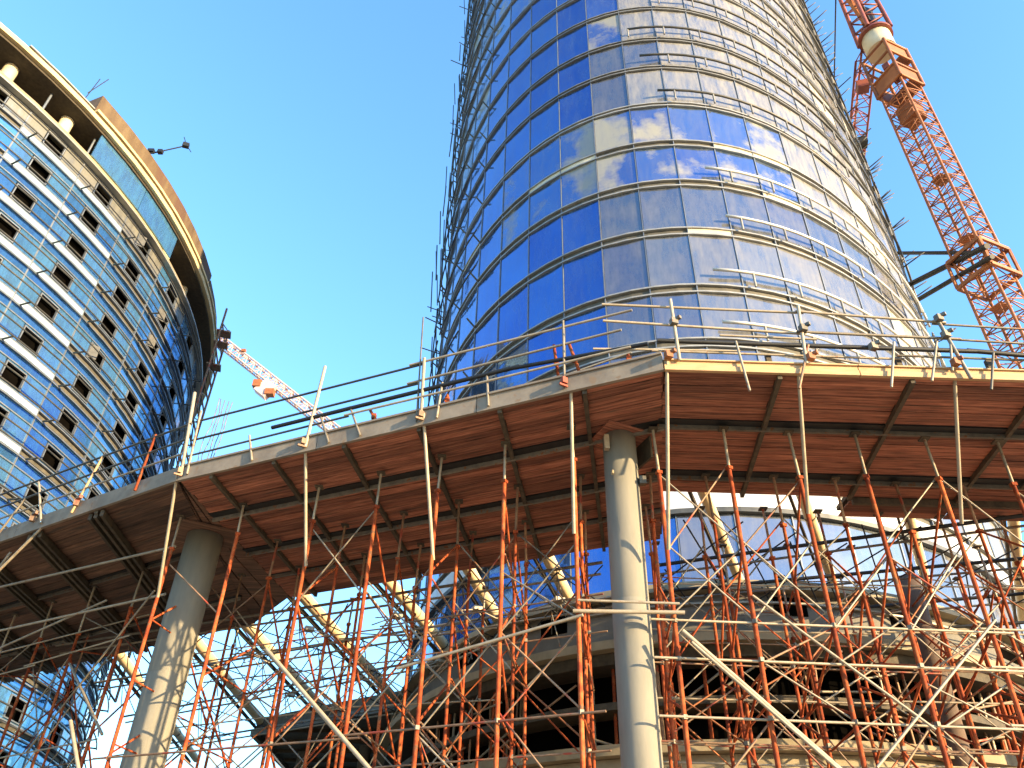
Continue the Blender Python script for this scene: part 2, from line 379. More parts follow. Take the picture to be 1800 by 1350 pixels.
# outer upright poles on the left flank
for t in (-38, -44, -50, -56, -61, -66, -71):
    mb = MB()
    for k in range(2, 27):
        if random.random() < .34: mb.tube(TF(t, 1.0, ZF[k]*S), TF(t+random.uniform(-1, 1), 1.0+random.uniform(-.1, .3), ZF[k+1]*S), .045)
    tag(mb.build('scaffold_upright', 'raildark', tower), kind='stuff')
# podium storeys under the lowest glazing
mb = MB(); sweep(mb, TF, -60, 70, .165*S, .168*S-.02, -.1, .5); sweep(mb, TF, -60, 70, .1615*S, .1635*S, -.1, .8); mb.build('podium_ledge', 'concwarm', tower)
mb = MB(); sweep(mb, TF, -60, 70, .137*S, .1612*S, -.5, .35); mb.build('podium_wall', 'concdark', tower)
for t in (-26, -14, -5.5, 8.9, 20, 33, 44):
    mb = MB(); sweep(mb, TF, t, t+3., .150*S, .1595*S, .3, .37, 2.); mb.build('wall_opening', 'dark', tower)  # dark sheet on the wall face paints the shaded opening
mb = MB(); sweep(mb, TF, -60, 70, .1555*S, .1565*S, .352, .48); mb.build('wall_rail', 'galvlite', tower)
mb = MB(); sweep(mb, TF, -60, 75, .1325*S, .1368*S, -6, 1.3); mb.build('podium_slab', 'concwarm', tower)
mb = MB(); sweep(mb, TF, -60, 75, .1265*S, .1322*S, -.5, .9); mb.build('slab_soffit_beam', 'joist', tower)
mb = MB(); sweep(mb, TF, -60, 75, .079*S, .0835*S, -6, 2.6); mb.build('podium_slab', 'concwarm', tower)
mb = MB(); sweep(mb, TF, -60, 75, .03*S, .0787*S, -.5, 2.2); mb.build('podium_wall', 'concwarm', tower)
mb = MB(); sweep(mb, TF, -60, 75, .105*S, .1085*S, -1.1, .9); mb.build('timber_waler', 'joist', tower)
for i in range(26):
    t = -40+i*4.2
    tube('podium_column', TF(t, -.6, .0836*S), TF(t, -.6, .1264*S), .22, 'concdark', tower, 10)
rnd = random.Random(4)
for i in range(70):
    t = rnd.uniform(-38, 48); o = rnd.uniform(-.4, .7)
    tube('storey_prop', TF(t, o, .0836*S), TF(t+rnd.uniform(-.6, .6), o, .1264*S), rnd.choice((.04, .05, .06)), rnd.choice(('brace', 'red', 'galv')), tower, 6)
for i in range(26):
    t = rnd.uniform(-36, 46); z = rnd.uniform(.088, .122)*S
    tube('loose_bar', TF(t, .6, z), TF(t+rnd.uniform(2, 7), .7, z+rnd.uniform(-1, 1)), .04, rnd.choice(('brace', 'galv')), tower, 6)
mb = MB(); sweep(mb, TF, -98, 98, ZTOP*S, ZTOP*S+1.2, -2, .3, 4.); mb.build('roof_parapet', 'trim', tower)

# podium wing left of the tower, seen from below
wing = thing('podium_wing', (-9, 47, 0), 'dark low podium deck at the left foot of the tall oval glass tower', 'building')
pl = [(-13.9, 47.7), (-9.5, 44.4), (-4.9, 41.2), (-3.2, 44), (4, 62), (4, 78), (-15, 78), (-14.1, 58)]
def prism(pl, z0, z1):
    mb = MB(); n = len(pl)
    for z in (z0, z1):
        for x, y in pl: mb.v.append(cp(x, y, z))
    mb.f.append(tuple(range(n-1, -1, -1))); mb.f.append(tuple(range(n, 2*n)))
    for i in range(n): j = (i+1) % n; mb.f.append((i, j, n+j, n+i))
    mb.m = [0]*(n+2); mb.sm = [False]*(n+2); return mb
prism(pl, 10.9, 11.5).build('deck_slab', 'joist', wing)
for A, B in (((-14.0, 47.6), (-4.8, 41.1)), ((-14.1, 58), (-14.0, 47.6))):
    beam_box('edge_beam', cp(*A, 10.72), cp(*B, 10.72), .25, .32, 'concdark', wing)
for i in range(12):
    y = 46+i*2.5
    beam_box('deck_joist', cp(-13.8, y+1.5, 10.8), cp(2, y, 10.8), .2, .2, 'joist', wing)
for x, y in ((-12, 52), (-8, 50), (-4, 49), (-12, 60), (-7, 60), (-2, 60)):
    tube('column', cp(x, y, -1.6), cp(x, y, 10.68), .35, 'concdark', wing, 12)

# ------------------------------------------------------------------ left tower
SL = 48.
LF = ellipse((-2.303*SL, 1.116*SL), 1.75*SL, 1.131*SL, .139)
lt = thing('curved_tower_block', (-138, 67, 0), 'broad curved tower at left with light blue glass and small dark open windows', 'building')
wc = [62.5, 66.8, 71.1, 75.4, 79.75, 84.3, 89.4, 94.9, 101.1, 107.6, 114.5]
edges = [(wc[i]+wc[i+1])/2 for i in range(len(wc)-1)]
lp = []; lwin = []; lstrip = []
for k in range(14):
    zc = .888-.0543*k
    for i in range(1, len(wc)-1):
        w = edges[i]-edges[i-1]; tc = wc[i]; e0, e1 = edges[i-1]+.04, edges[i]-.04
        hw = .165*w
        z0, z1 = (zc-.0135)*SL, (zc+.0155)*SL
        if k == 0: mt = 'lgrey' if tc < 93 else 'lblue'
        elif k > 8 and tc < 80: mt = 'navy' if (k+i) % 3 else 'ldeep'
        else: mt = random.choice(('lblue', 'lblue', 'ldeep'))
        cs = tc+hw
        lp.append(collect(LF, e0, tc-hw-.06, z0, z1, mt)); lp.append(collect(LF, cs+.06, e1, z0, z1, mt if k else 'lgrey'))
        lp.append(collect(LF, tc-hw, tc+hw, zc*SL+.64, z1, mt)); lp.append(collect(LF, tc-hw, tc+hw, z0, zc*SL-.60, mt))
        # dark open window with a half open sash
        fr = MB(); za, zb = zc*SL-.59, zc*SL+.63
        for (a, b, c, d) in ((tc-hw, tc-hw+.07, za, zb), (tc+hw-.07, tc+hw, za, zb)): sweep(fr, LF, a, b, c, d, -.10, .06, 1)
        sweep(fr, LF, tc-hw+.07, tc+hw-.07, za, za+.07, -.10, .06, 1); sweep(fr, LF, tc-hw+.07, tc+hw-.07, zb-.07, zb, -.10, .06, 1)
        q = px_of(LF(tc, 0, zc*SL)); vis = q and -40 < q[0] < 260 and 40 < q[1] < 800
        if vis:
            fo = fr.build('window_frame', 'mull', lt)
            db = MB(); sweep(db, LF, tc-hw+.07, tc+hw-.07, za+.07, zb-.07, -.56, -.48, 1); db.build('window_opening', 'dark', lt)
            if random.random() < .06:
                sb = MB(); t2 = tc-hw+.12; sb.hexa([LF(t2, .02, za+.1), LF(t2+hw*.5, .35, za+.1), LF(t2+hw*.5, .31, za+.1), LF(t2, -.02, za+.1), LF(t2, .02, zb-.1), LF(t2+hw*.5, .35, zb-.1), LF(t2+hw*.5, .31, zb-.1), LF(t2, -.02, zb-.1)])
                sb.build('open_sash', 'raildark', lt)
        # spandrel band and strip
        zs1 = z0-.10
        white = (79 < tc < 88 if k < 2 else (tc < 91-k*.9)) and tc > 79-4*k
        zs0 = zs1-(.38 if white else .24)
        sb = MB(); sweep(sb, LF, e0, e1, zs0, zs1, -.22 if not white else -.05, -.12 if not white else .07, 2.5)
        sb.build('spandrel_panel', 'lwhite' if white else 'recess', lt)
        lstrip.append(collect(LF, e0, e1, z1-.0543*SL+.10, zs0-.08, 'ldeep' if k else 'lblue'))
        if vis or True:
            pass
emit_panes(lp+lstrip, lt, limit=296)
for k in range(15):
    zc = .888-.0543*k
    mb = MB()
    for z in ((zc+.0155)*SL+.03, (zc-.0135)*SL-.06, (zc-.0135)*SL-.55):
        sweep(mb, LF, 64, 112, z-.035, z+.035, -.1, .08, 2.5)
    mb.build('floor_trim', 'mull', lt)
    mb = MB(); curve_tube(mb, LF, 66, 112, .75, (zc-.005)*SL, .05, 2.0); mb.build('standoff_rail', 'raildark', lt)
    mb = MB()
    for e in edges: mb.tube(LF(e+.6, 0, (zc-.0235)*SL), LF(e+.6, .9, (zc-.0235)*SL), .06)
    curve_tube(mb, LF, 66, 112, .9, (zc-.0235)*SL, .05, 2.0); mb.build('bracket', 'raildark', lt)
for i, e in enumerate(edges):
    mb = MB(); sweep(mb, LF, e-.05, e+.05, .1*SL, .912*SL, -.1, .05, 1); mb.build('mullion', 'mull', lt)
mb = MB(); sweep(mb, LF, 55, 125, 0, .905*SL, -2.5, -.6, 3); mb.build('inner_wall', 'dark', lt)
# top open storey
mb = MB(); sweep(mb, LF, 55, 122, .9085*SL, .917*SL, -6, .35, 2.5); mb.build('floor_slab', 'concwarm', lt)
mb = MB(); sweep(mb, LF, 55, 122, .9055*SL, .9083*SL, -.1, .55, 2.5); mb.build('floor_slab_lip', 'trim', lt)
mb = MB(); sweep(mb, LF, 55, 122, .917*SL, .965*SL, -7, -6, 3); mb.build('storey_back_wall', 'concdark', lt)
mb = MB(); sweep(mb, LF, 55, 122, .962*SL, .966*SL, -8, .6, 2.5); mb.build('roof_slab', 'joist', lt)
mb = MB(); sweep(mb, LF, 55, 122, .9663*SL, .9745*SL, -2, .9, 2.5); mb.build('roof_slab_edge', 'yellow', lt)
mb = MB(); sweep(mb, LF, 75.4, 80.6, .9748*SL, .988*SL, -1.2, .35, 2.5); mb.build('low_parapet', 'concdark', lt)
mb = MB(); sweep(mb, LF, 80.6, 122, .9748*SL, .979*SL, -1.2, .25, 2.5); mb.build('parapet_recess', 'joist', lt)
mb = MB(); sweep(mb, LF, 80.6, 122, .9793*SL, .984*SL, -1.2, .95, 2.5); mb.build('parapet_lip', 'yellow', lt)
mb = MB(); sweep(mb, LF, 80.6, 99.3, .9843*SL, 1.0205*SL, -1.2, .6, 2.5); mb.build('tall_parapet', 'gold', lt)
mb = MB(); sweep(mb, LF, 99.5, 122, .9843*SL, 1.012*SL, -1.2, .6, 2.5); mb.build('tall_parapet', 'gold', lt)
mb = MB(); sweep(mb, LF, 75.4, 80.6, .9883*SL, .9905*SL, -1.3, .5, 2.5); mb.build('parapet_coping', 'trim', lt)
for t in (70.5, 75.6, 80.1, 93.4, 98.1, 105):
    tube('round_column', LF(t, -.9, .9172*SL), LF(t, -.9, .9618*SL), .42, 'cranewhite', lt, 20)
for (t0, t1) in ((81.9, 87.0), (87.05, 92.1)):
    mb = MB(); sweep(mb, LF, t0, t1, .9173*SL, .9617*SL, .38, .48, 2.5); mb.build('glass_pane', 'lblue', lt)
for t in (78.1, 82.0):
    tube('glazing_post', LF(t, -.2, .9172*SL), LF(t, -.2, .9618*SL), .08, 'mull', lt, 6)
# rooftop aerial
an = thing('roof_aerial', LF(85.8, 0, 1.021*SL), 'small dark bent aerial with lamp head on the brown parapet', 'aerial')
a0 = LF(85.8, 0, 1.021*SL)
tube('arm', a0, a0+Vector((1.0, 0, .3)), .06, 'black', an, 6); tube('arm', a0+Vector((1.0, 0, .3)), a0+Vector((2.6, .3, 1.5)), .05, 'black', an, 6)
box('lamp_head', a0+Vector((2.7, .3, 1.6)), (.45, .3, .4), 'black', an, .3); tube('whip', a0+Vector((2.7, .3, 1.7)), a0+Vector((2.3, .3, 2.6)), .03, 'black', an, 6); tube('whip', a0+Vector((2.7, .3, 1.7)), a0+Vector((3.3, .3, .8)), .03, 'black', an, 6)
box('clamp', a0+Vector((.5, 0, .4)), (.45, .3, .3), 'black', an); box('clamp', a0+Vector((1.2, 0, .35)), (.35, .3, .3), 'black', an)
a1 = LF(79.9, 0, .995*SL)
an2 = thing('roof_aerial', a1, 'thin forked aerial on the low grey parapet above the open top storey', 'aerial')
tube('whip', a1, a1+Vector((.3, 0, 2.6)), .03, 'black', an2, 6); tube('whip', a1+Vector((0, 0, .9)), a1+Vector((.9, 0, 2.6)), .03, 'black', an2, 6)
# loose scaffold stair at the far corner of the left tower
ls = thing('corner_scaffold', LF(103, 2, 0), 'rusty scaffold hanging down the right corner of the left tower below its parapet', 'scaffold')
for t in (101.5, 104.5):
    tube('upright', LF(t, 2, .3*SL), LF(t, 2, .985*SL), .09, 'brace', ls, 6)
for k in range(26):
    z = (.3+.026*k)*SL
    tube('ledger', LF(101.5, 2, z), LF(104.5, 2, z), .07, 'brace', ls, 6)
    if k % 2: tube('brace', LF(101.5, 2, z), LF(104.5, 2, z+1.5), .05, 'brace', ls, 6)
for k in (22, 24, 25):
    z = (.3+.026*k)*SL; c_ = LF(103, 2, z); box('platform', c_, (1.2, 1.0, .12), 'brace', ls, .3)

# ------------------------------------------------------------------ tower crane (right)
def lattice(parent, A, B, w, n, rc, rb, mt, up=Vector((0, 0, 1)), rot=0, tri=False, name_c='chord', name_b='lattice_panel', mt2=None):
    A, B = V3(A), V3(B); d = (B-A).normalized()
    x = up.cross(d).normalized() if abs(up.dot(d)) < .9 else Vector((math.cos(rot), math.sin(rot), 0)); y = d.cross(x)
    h = w/2
    cs = [(-h, 0), (h, 0), (0, -w*.87)] if tri else [(-h, -h), (h, -h), (h, h), (-h, h)]
    if up.dot(d) < .9 and tri: cs = [(-h, 0), (h, 0), (0, w*.87)]
    def pt(i, s): return A+(B-A)*s+x*cs[i][0]+y*cs[i][1]
    m = len(cs)
    for i in range(m): tube(name_c, pt(i, 0), pt(i, 1), rc, mt, parent, 8)
    for k in range(n):
        mb = MB()
        for i in range(m):
            j = (i+1) % m; s0, s1 = k/n, (k+1)/n
            mb.tube(pt(i, s0), pt(j, s0), rb)
            mid = (s0+s1)/2
            mb.tube(pt(i, s0), pt(j, mid), rb); mb.tube(pt(j, mid), pt(i, s1), rb)
        mb.build(name_b, (mt2 or mt) if k % 2 else mt, parent)
CX, CY = 29.3, 35.2
cr = thing('tower_crane', (CX, CY, 0), 'rust orange tower crane with lattice mast tied to the glass tower', 'crane')
lattice(cr, (CX, CY, 0), (CX, CY, 55.3+CAMZ), 1.95, 40, .095, .042, 'crane', rot=R(22))
# ladder and landings inside the mast
for s in (-.22, .22):
    tube('ladder_rail', cp(CX+s, CY-.3, 0), cp(CX+s, CY-.3, 57), .035, 'crane', cr, 6)
mb = MB()
for k in range(140): z = .4*k+1; mb.tube(cp(CX-.22, CY-.3, z), cp(CX+.22, CY-.3, z), .02, 5)
mb.build('ladder_rungs', 'crane', cr)
for k in range(8): box('landing', cp(CX+.2, CY+.3, 3.2+6*k), (1.0, .9, .05), 'crane', cr, R(22))
box('landing_cage', cp(CX, CY, 52.3), (1.3, 1.3, 1.6), 'crane', cr, R(22))
# climbing cage
for s in (-1, 1):
    for u in (-1, 1):
        q = Matrix.Rotation(R(22), 3, 'Z') @ Vector((s*1.15, u*1.15, 0))
        tube('cage_post', cp(CX+q.x, CY+q.y, 56.4-1.2), cp(CX+q.x, CY+q.y, 61.4-1.2), .13, 'crane', cr, 8)
for z in (56.5, 58.1, 59.8, 61.3):
    for a in range(4):
        q0 = Matrix.Rotation(R(22+90*a), 3, 'Z') @ Vector((1.15, 1.15, 0)); q1 = Matrix.Rotation(R(22+90*a), 3, 'Z') @ Vector((-1.15, 1.15, 0))
        tube('cage_rail', cp(CX+q0.x, CY+q0.y, z-1.2), cp(CX+q1.x, CY+q1.y, z-1.2), .11, 'crane', cr, 6)
for a, z in ((0, 57.3), (1, 57.3), (2, 57.3), (3, 57.3), (3, 60.5), (2, 60.5)):
    q = Matrix.Rotation(R(22+90*a), 3, 'Z') @ Vector((0, 1.08, 0))
    box('cage_panel', cp(CX+q.x, CY+q.y, z-1.2), (2.0, .06, 1.4), 'crane', cr, R(22+90*a))
box('jacking_beam', cp(CX, CY, 59.0-1.2), (2.0, .5, .6), 'cranedark', cr, R(40))
tube('slewing_ring', cp(CX, CY, 62.0-1.2), cp(CX, CY, 63.9-1.2), 1.12, 'cranewhite', cr, 24)
tube('turntable', cp(CX, CY, 63.92-1.2), cp(CX, CY, 64.3-1.2), 1.35, 'cranedark', cr, 24)
q = Vector((1.9, .9, 0)); box('side_platform', cp(CX+q.x, CY+q.y, 60.8-1.2), (1.2, 1.0, .12), 'cranedark', cr, .4)
for dx in (-.5, 0, .5):
    tube('platform_rail', cp(CX+q.x+dx, CY+q.y-.4, 60.8-1.2), cp(CX+q.x+dx, CY+q.y-.4, 61.9-1.2), .05, 'cranedark', cr, 6)
tube('platform_rail', cp(CX+q.x-.5, CY+q.y-.4, 61.9-1.2), cp(CX+q.x+.5, CY+q.y-.4, 61.9-1.2), .05, 'cranedark', cr, 6)
box('machinery', cp(CX+.1, CY, 67.2-1.2), (.8, .8, 2.2), 'black', cr, .3)
for s in (-1, 1):
    for u in (-1, 1):
        tube('head_leg', cp(CX+s*.95, CY+u*.95, 64.3-1.2), cp(CX+s*.75, CY+u*.75, 80-1.2), .17, 'cranedark', cr, 8)
for k in range(9):
    z = 64.6+1.6*k
    mb = MB()
    for s in (-1, 1): mb.tube(cp(CX-.9, CY+s*.9, z-1.2), cp(CX+.9, CY+s*.9, z+1.6-1.2), .07); mb.tube(cp(CX+s*.9, CY-.9, z-1.2), cp(CX+s*.9, CY+.9, z+1.6-1.2), .07); mb.tube(cp(CX-.9, CY+s*.9, z-1.2), cp(CX+.9, CY+s*.9, z-1.2), .08)
    mb.build('head_lattice', 'cranedark', cr)
# jib running away from the viewer behind the tower
ja = R(15.5); jd = Vector((math.sin(ja), math.cos(ja), 0))
J0 = cp(CX-.9, CY+.9, 61.2); lattice(cr, J0, J0+jd*34, 1.5, 18, .10, .045, 'cranedark', tri=True, name_c='jib_chord', name_b='jib_lattice')
P0 = cp(CX-1.3, CY-.6, 69.5); tube('pendant', P0+Vector((0, 0, 3)), P0+jd*16, .07, 'black', cr, 6)
beam_box('pendant_strut', cp(CX-1.2, CY-.4, 69.2), cp(CX-.6, CY-.4, 64.6), .3, .35, 'crane', cr)
box('jib_trolley', J0+jd*8+Vector((0, 0, -.6)), (1.3, .9, .7), 'black', cr, -ja); box('jib_hook_block', J0+jd*2.0+Vector((-.3, 0, -.9)), (.9, .8, .9), 'cranedark', cr, -ja)
# collar and ties to the tower
rotc = R(22); zc0, zc1 = 35.1, 37.3
for z in (zc0, zc1):
    for a in range(4):
        m3 = Matrix.Rotation(rotc+R(90*a), 3, 'Z'); q0 = m3 @ Vector((1.25, 1.25, 0)); q1 = m3 @ Vector((-1.25, 1.25, 0))
        beam_box('collar_beam', cp(CX+q0.x, CY+q0.y, z), cp(CX+q1.x, CY+q1.y, z), .16, .26, 'crane', cr)
for a in range(4):
    q0 = Matrix.Rotation(rotc+R(90*a), 3, 'Z') @ Vector((1.25, 1.25, 0)); beam_box('collar_post', cp(CX+q0.x, CY+q0.y, zc0), cp(CX+q0.x, CY+q0.y, zc1), .16, .16, 'crane', cr)
qa = Matrix.Rotation(rotc, 3, 'Z') @ Vector((-1.7, -1.7, 0)); qb = Matrix.Rotation(rotc, 3, 'Z') @ Vector((-1.7, 1.7, 0))
qb = Matrix.Rotation(rotc, 3, 'Z') @ Vector((-1.35, -.5, 0))
for (q0, z0, r_, t, z1) in ((qb, 36.6, .13, 60, 43.2), (qa, 35.9, .19, 60, 39.8), (qa, 35.0, .16, 60, 38.2)):
    tube('tie_strut', cp(CX+q0.x, CY+q0.y, z0), TF(t, -.2, z1), r_, 'black', cr, 10)
# far crane on the left
FX, FZ = -18.8, 94.4
fc = thing('far_crane', (-18.8, 180, 0), 'distant pale pink luffing crane jib sloping down behind the corner of the left tower', 'crane')
A_, B_ = cp(-104, 180, 162.), cp(FX, 180, FZ)
lattice(fc, A_, B_, 2.5, 34, .26, .13, 'pink', up=Vector((0, 1, 0)), name_c='jib_chord', name_b='jib_lattice')
lattice(fc, (FX, 180, 0), (FX, 180, FZ+1), 2.2, 30, .25, .12, 'pink', name_c='mast_chord', name_b='mast_lattice', rot=.4)
box('jib_machinery', cp(-68, 178.5, 129.2), (4.2, 2.2, 4.6), 'pink', fc, rot=Matrix.Rotation(R(38), 4, 'Y')); box('winch', cp(-70.5, 178, 130.5), (2.2, 2, 2.2), 'crane', fc); box('winch', cp(-66.5, 178, 127.7), (2.4, 2, 1.8), 'crane', fc)
for s in (.1, .3, .42): 
    p_ = A_+(B_-A_)*s*.75+Vector((0, -1.5, 2)); box('pulley', p_, (1.2, .8, .8), 'crane', fc)
tube('pendant', A_+Vector((0, 0, 3.5)), cp(-60, 180, 127.5), .12, 'pink', fc, 6)

# ------------------------------------------------------------------ formwork decks
ZS = 11.0
def deck(name, label, A, B, back_dir, strips, bays, mt, zs=ZS, plank_w=.29, deck_depth=None, edge=None, edge_h=.36, run='u', waler_or_gap_shade=True):
    """A->B front edge (plan), back_dir unit joist direction, strips=[(d0,d1)...] distance bands behind the edge"""
    A, B = Vector((*A, 0)), Vector((*B, 0)); u = (B-A).normalized(); L = (B-A).length
    n = Vector((back_dir[0], back_dir[1], 0)).normalized()
    root = thing(name, (A+B)/2, label, 'formwork deck')
    def P(s, d, z): return A+u*s+n*d+Vector((0, 0, z+CAMZ))
    rz = math.atan2(u.y, u.x)
    perp = Vector((-u.y, u.x, 0)); perp = perp if perp.dot(n) > 0 else -perp
    cosf = n.dot(perp)
    for (d0, d1) in strips:
        m = max(1, int(round((d1-d0)*cosf/plank_w))); dd = (d1-d0)/m
        for b in range(len(bays)-1):
            s0, s1 = bays[b]+.05, bays[b+1]-.05
            for k in range(m):
                da, db = d0+k*dd+.013, d0+(k+1)*dd-.013
                z0 = zs+random.uniform(-.012, .02); j0 = random.uniform(-.03, .03)
                a, b_, c, d = P(s0+j0, da, z0), P(s1+j0, da, z0), P(s1+j0, db, z0), P(s0+j0, db, z0); up = Vector((0, 0, .04))
                # a sheared board, mesh of its own so it meets the slanting joist
                mb = MB(); mb.hexa([a, b_, c, d, a+up, b_+up, c+up, d+up])
                # object-space grain runs along the board
                me_loc = (a+c)/2
                inv = Matrix.Translation(me_loc) @ Matrix.Rotation(rz, 4, 'Z')
                me = bpy.data.meshes.new('board'); iv = inv.inverted(); me.from_pydata([tuple(iv @ v) for v in mb.v], [], mb.f); me.materials.append(M[mt])
                o = bpy.data.objects.new('board', me); C.objects.link(o); setp(o, root, inv)
    # slab body above the boards
    dm = strips[-1][1]
    mb = MB(); mb.hexa([P(0, .02, zs+.16), P(L, .02, zs+.16), P(L, dm, zs+.16), P(0, dm, zs+.16), P(0, .02, zs+.30), P(L, .02, zs+.30), P(L, dm, zs+.30), P(0, dm, zs+.30)])
    mb.build('slab', 'joist', root)
    # walers at the gaps between strips; black strips paint the shadow in the gaps
    if waler_or_gap_shade:
        for i in range(len(strips)-1):
            g0, g1 = strips[i][1], strips[i+1][0]
            beam_box('waler_or_gap_shade', P(0, g1-.02, zs-.06), P(L, g1-.02, zs-.06), .07, .13, 'galvdark', root)
            beam_box('waler_or_gap_shade', P(0, (g0+g1)/2, zs+.05), P(L, (g0+g1)/2, zs+.05), (g1-g0)*.9, .14, 'black', root)
    # joists across
    for s in bays[1:-1]:
        beam_box('joist', P(s, .05, zs-.05), P(s, dm, zs-.05), .10, .14, 'joist', root)
    if edge:
        for i, (h0, h1, o) in enumerate(edge[1]):
            m = max(1, int(L/3.6)); 
            for q in range(m):
                s0, s1 = L*q/m+.01, L*(q+1)/m-.01
                mb = MB(); off = -o
                a, b_, c, d = P(s0, 0, zs+h0)-perp*o, P(s1, 0, zs+h0)-perp*o, P(s1, 0, zs+h0)+perp*.04, P(s0, 0, zs+h0)+perp*.04; up = Vector((0, 0, h1-h0))
                mb.hexa([a, b_, c, d, a+up, b_+up, c+up, d+up]); mb.build('edge_board', edge[0], root)
    # studs poking out along the edge
    return root, P, perp
Mu = Vector((12.7, -5.62, 0)).normalized(); LM = 13.89
dM, PM, pM = deck('formwork_deck', 'middle stretch of the raised deck, brown plank soffit between the two concrete columns', (-9.3, 19.68), (3.4, 14.06), (.16, .987),
    [(0, 1.95), (2.28, 4.45), (4.75, 6.5), (6.6, 8.6)], [0, 1.15, 3.25, 5.45, 7.65, 9.85, 12.0, LM], 'ply', edge=('edgegrey', [(-.02, .40, .05), (.405, .46, .10)]))
dR, PR, pR = deck('formwork_deck', 'right stretch of the raised deck with bright yellow timber edge and reddish plank soffit', (3.4, 14.06), (21.0, 14.2), (.09, .995),
    [(0, 1.9), (2.2, 4.3), (4.65, 5.55)], [0, 2.6, 5.6, 8.6, 11.6, 14.6, 17.6], 'ply', edge=('edgewood', [(-.02, .12, .05), (.125, .24, .02), (.245, .28, .07)]))
dR2 = MB()
for k in range(9):
    a = 4.62+.0
for (x0, x1, y0, y1) in ((9.6, 12.6, 19.75, 20.75), (12.65, 15.6, 19.75, 20.75), (15.65, 18.6, 19.75, 20.75), (18.65, 21, 19.75, 20.75)):
    for k in range(3):
        o = box('board', cp((x0+x1)/2, y0+.17+.335*k, 11.0+random.uniform(-.01, .02)), (x1-x0, .32, .04), 'ply', dR)
beam_box('waler_or_gap_shade', cp(9.6, 19.68, 10.9), cp(21, 19.68, 10.9), .1, .2, 'joist', dR)
box('slab', cp(15.3, 20.2, 11.23), (11.4, 1.1, .12), 'joist', dR)
# wedge at the corner above the near column
mb = prism([(3.4, 14.06), (4.2, 19.4), (2.9, 22.6), (1.2, 24.4), (0.2, 20)], 11.052, 11.12); mb.build('corner_board', 'ply', dM)
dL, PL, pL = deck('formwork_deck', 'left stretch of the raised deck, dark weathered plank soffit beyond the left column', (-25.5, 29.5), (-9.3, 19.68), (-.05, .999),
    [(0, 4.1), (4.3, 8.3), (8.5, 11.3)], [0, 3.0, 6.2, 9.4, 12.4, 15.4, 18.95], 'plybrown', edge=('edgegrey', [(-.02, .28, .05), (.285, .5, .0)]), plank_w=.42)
# darker through-gaps and twin beams running back under the left stretch
for s in (3.0, 6.2, 9.4, 12.4, 15.4):
    for q in (-.28, .0, .28):
        beam_box('bearer', PL(s+q, .1, 10.86), PL(s+q, 11.2, 10.86), .10, .20, 'joist', dL)

for (pp, zz) in (([(-9.25, 19.9), (-7.95, 28.1), (-8.5, 28.9), (-9.0, 25)], 11.03), ([(-9.3, 20.1), (-9.05, 25.0), (-8.55, 28.9), (-9.2, 30), (-9.5, 25)], 11.04), ([(-9.35, 20.3), (-9.55, 25), (-9.25, 30.05), (-9.95, 31), (-9.9, 26)], 11.03)):
    prism(pp, zz, zz+.05).build('corner_board', 'plybrown', dL)
prism([(-9.3, 19.9), (-7.9, 28.2), (-9.95, 31.1)], 11.12, 11.3).build('slab', 'joist', dL)

# ------------------------------------------------------------------ concrete columns
def column(x, y, r, label, mt='concrete', ztop=10.93):
    root = thing('concrete_column', (x, y, 0), label, 'column')
    mb = MB(); n = 40; segs = [(-1.6, r), (2.4, r), (2.42, r-.006), (2.46, r-.006), (2.48, r), (6.6, r), (6.62, r-.006), (6.66, r-.006), (6.68, r), (ztop, r)]
    base = 0
    for z, rr in segs:
        for k in range(n): a = 2*math.pi*k/n; mb.v.append(cp(x+rr*math.cos(a), y+rr*math.sin(a), z))
    for i in range(len(segs)-1):
        for k in range(n):
            k2 = (k+1) % n; mb.f.append((i*n+k, i*n+k2, (i+1)*n+k2, (i+1)*n+k)); mb.m.append(0); mb.sm.append(True)
    mb.f.append(tuple((len(segs)-1)*n+k for k in range(n))); mb.m.append(0); mb.sm.append(False)
    mb.build('shaft', mt, root)
    return root
cA = column(2.72, 16.82, .41, 'smooth round concrete column in sunlight, standing at the corner of the middle and right decks')
box('clamp', cp(2.72-.36, 16.5, 10.6), (.12, .14, .4), 'galvlite', cA); tube('lifting_eye', cp(2.45, 16.42, 9.75), cp(2.43, 16.34, 9.62), .035, 'concwarm', cA, 8)
box('clamp', cp(3.18, 16.6, 9.6), (.16, .16, .2), 'galvdark', cA); box('head_shutter', cp(2.72, 16.9, 10.97), (1.25, 1.25, .05), 'ply', cA, .4)
box('shutter_side', cp(3.32, 17.0, 10.6), (.06, .8, .6), 'joist', cA, .4)
cB = column(-9.52, 23.1, .55, 'round concrete column in shade under the left deck, further from the camera')
box('head_shutter', cp(-9.52, 23.1, 10.97), (1.7, 1.7, .05), 'plybrown', cB, .5)
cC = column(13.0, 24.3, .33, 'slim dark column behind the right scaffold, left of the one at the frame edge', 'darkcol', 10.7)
cD = column(16.9, 23.6, .45, 'dark column at the right edge of the frame behind the scaffold', 'darkcol', 10.7)

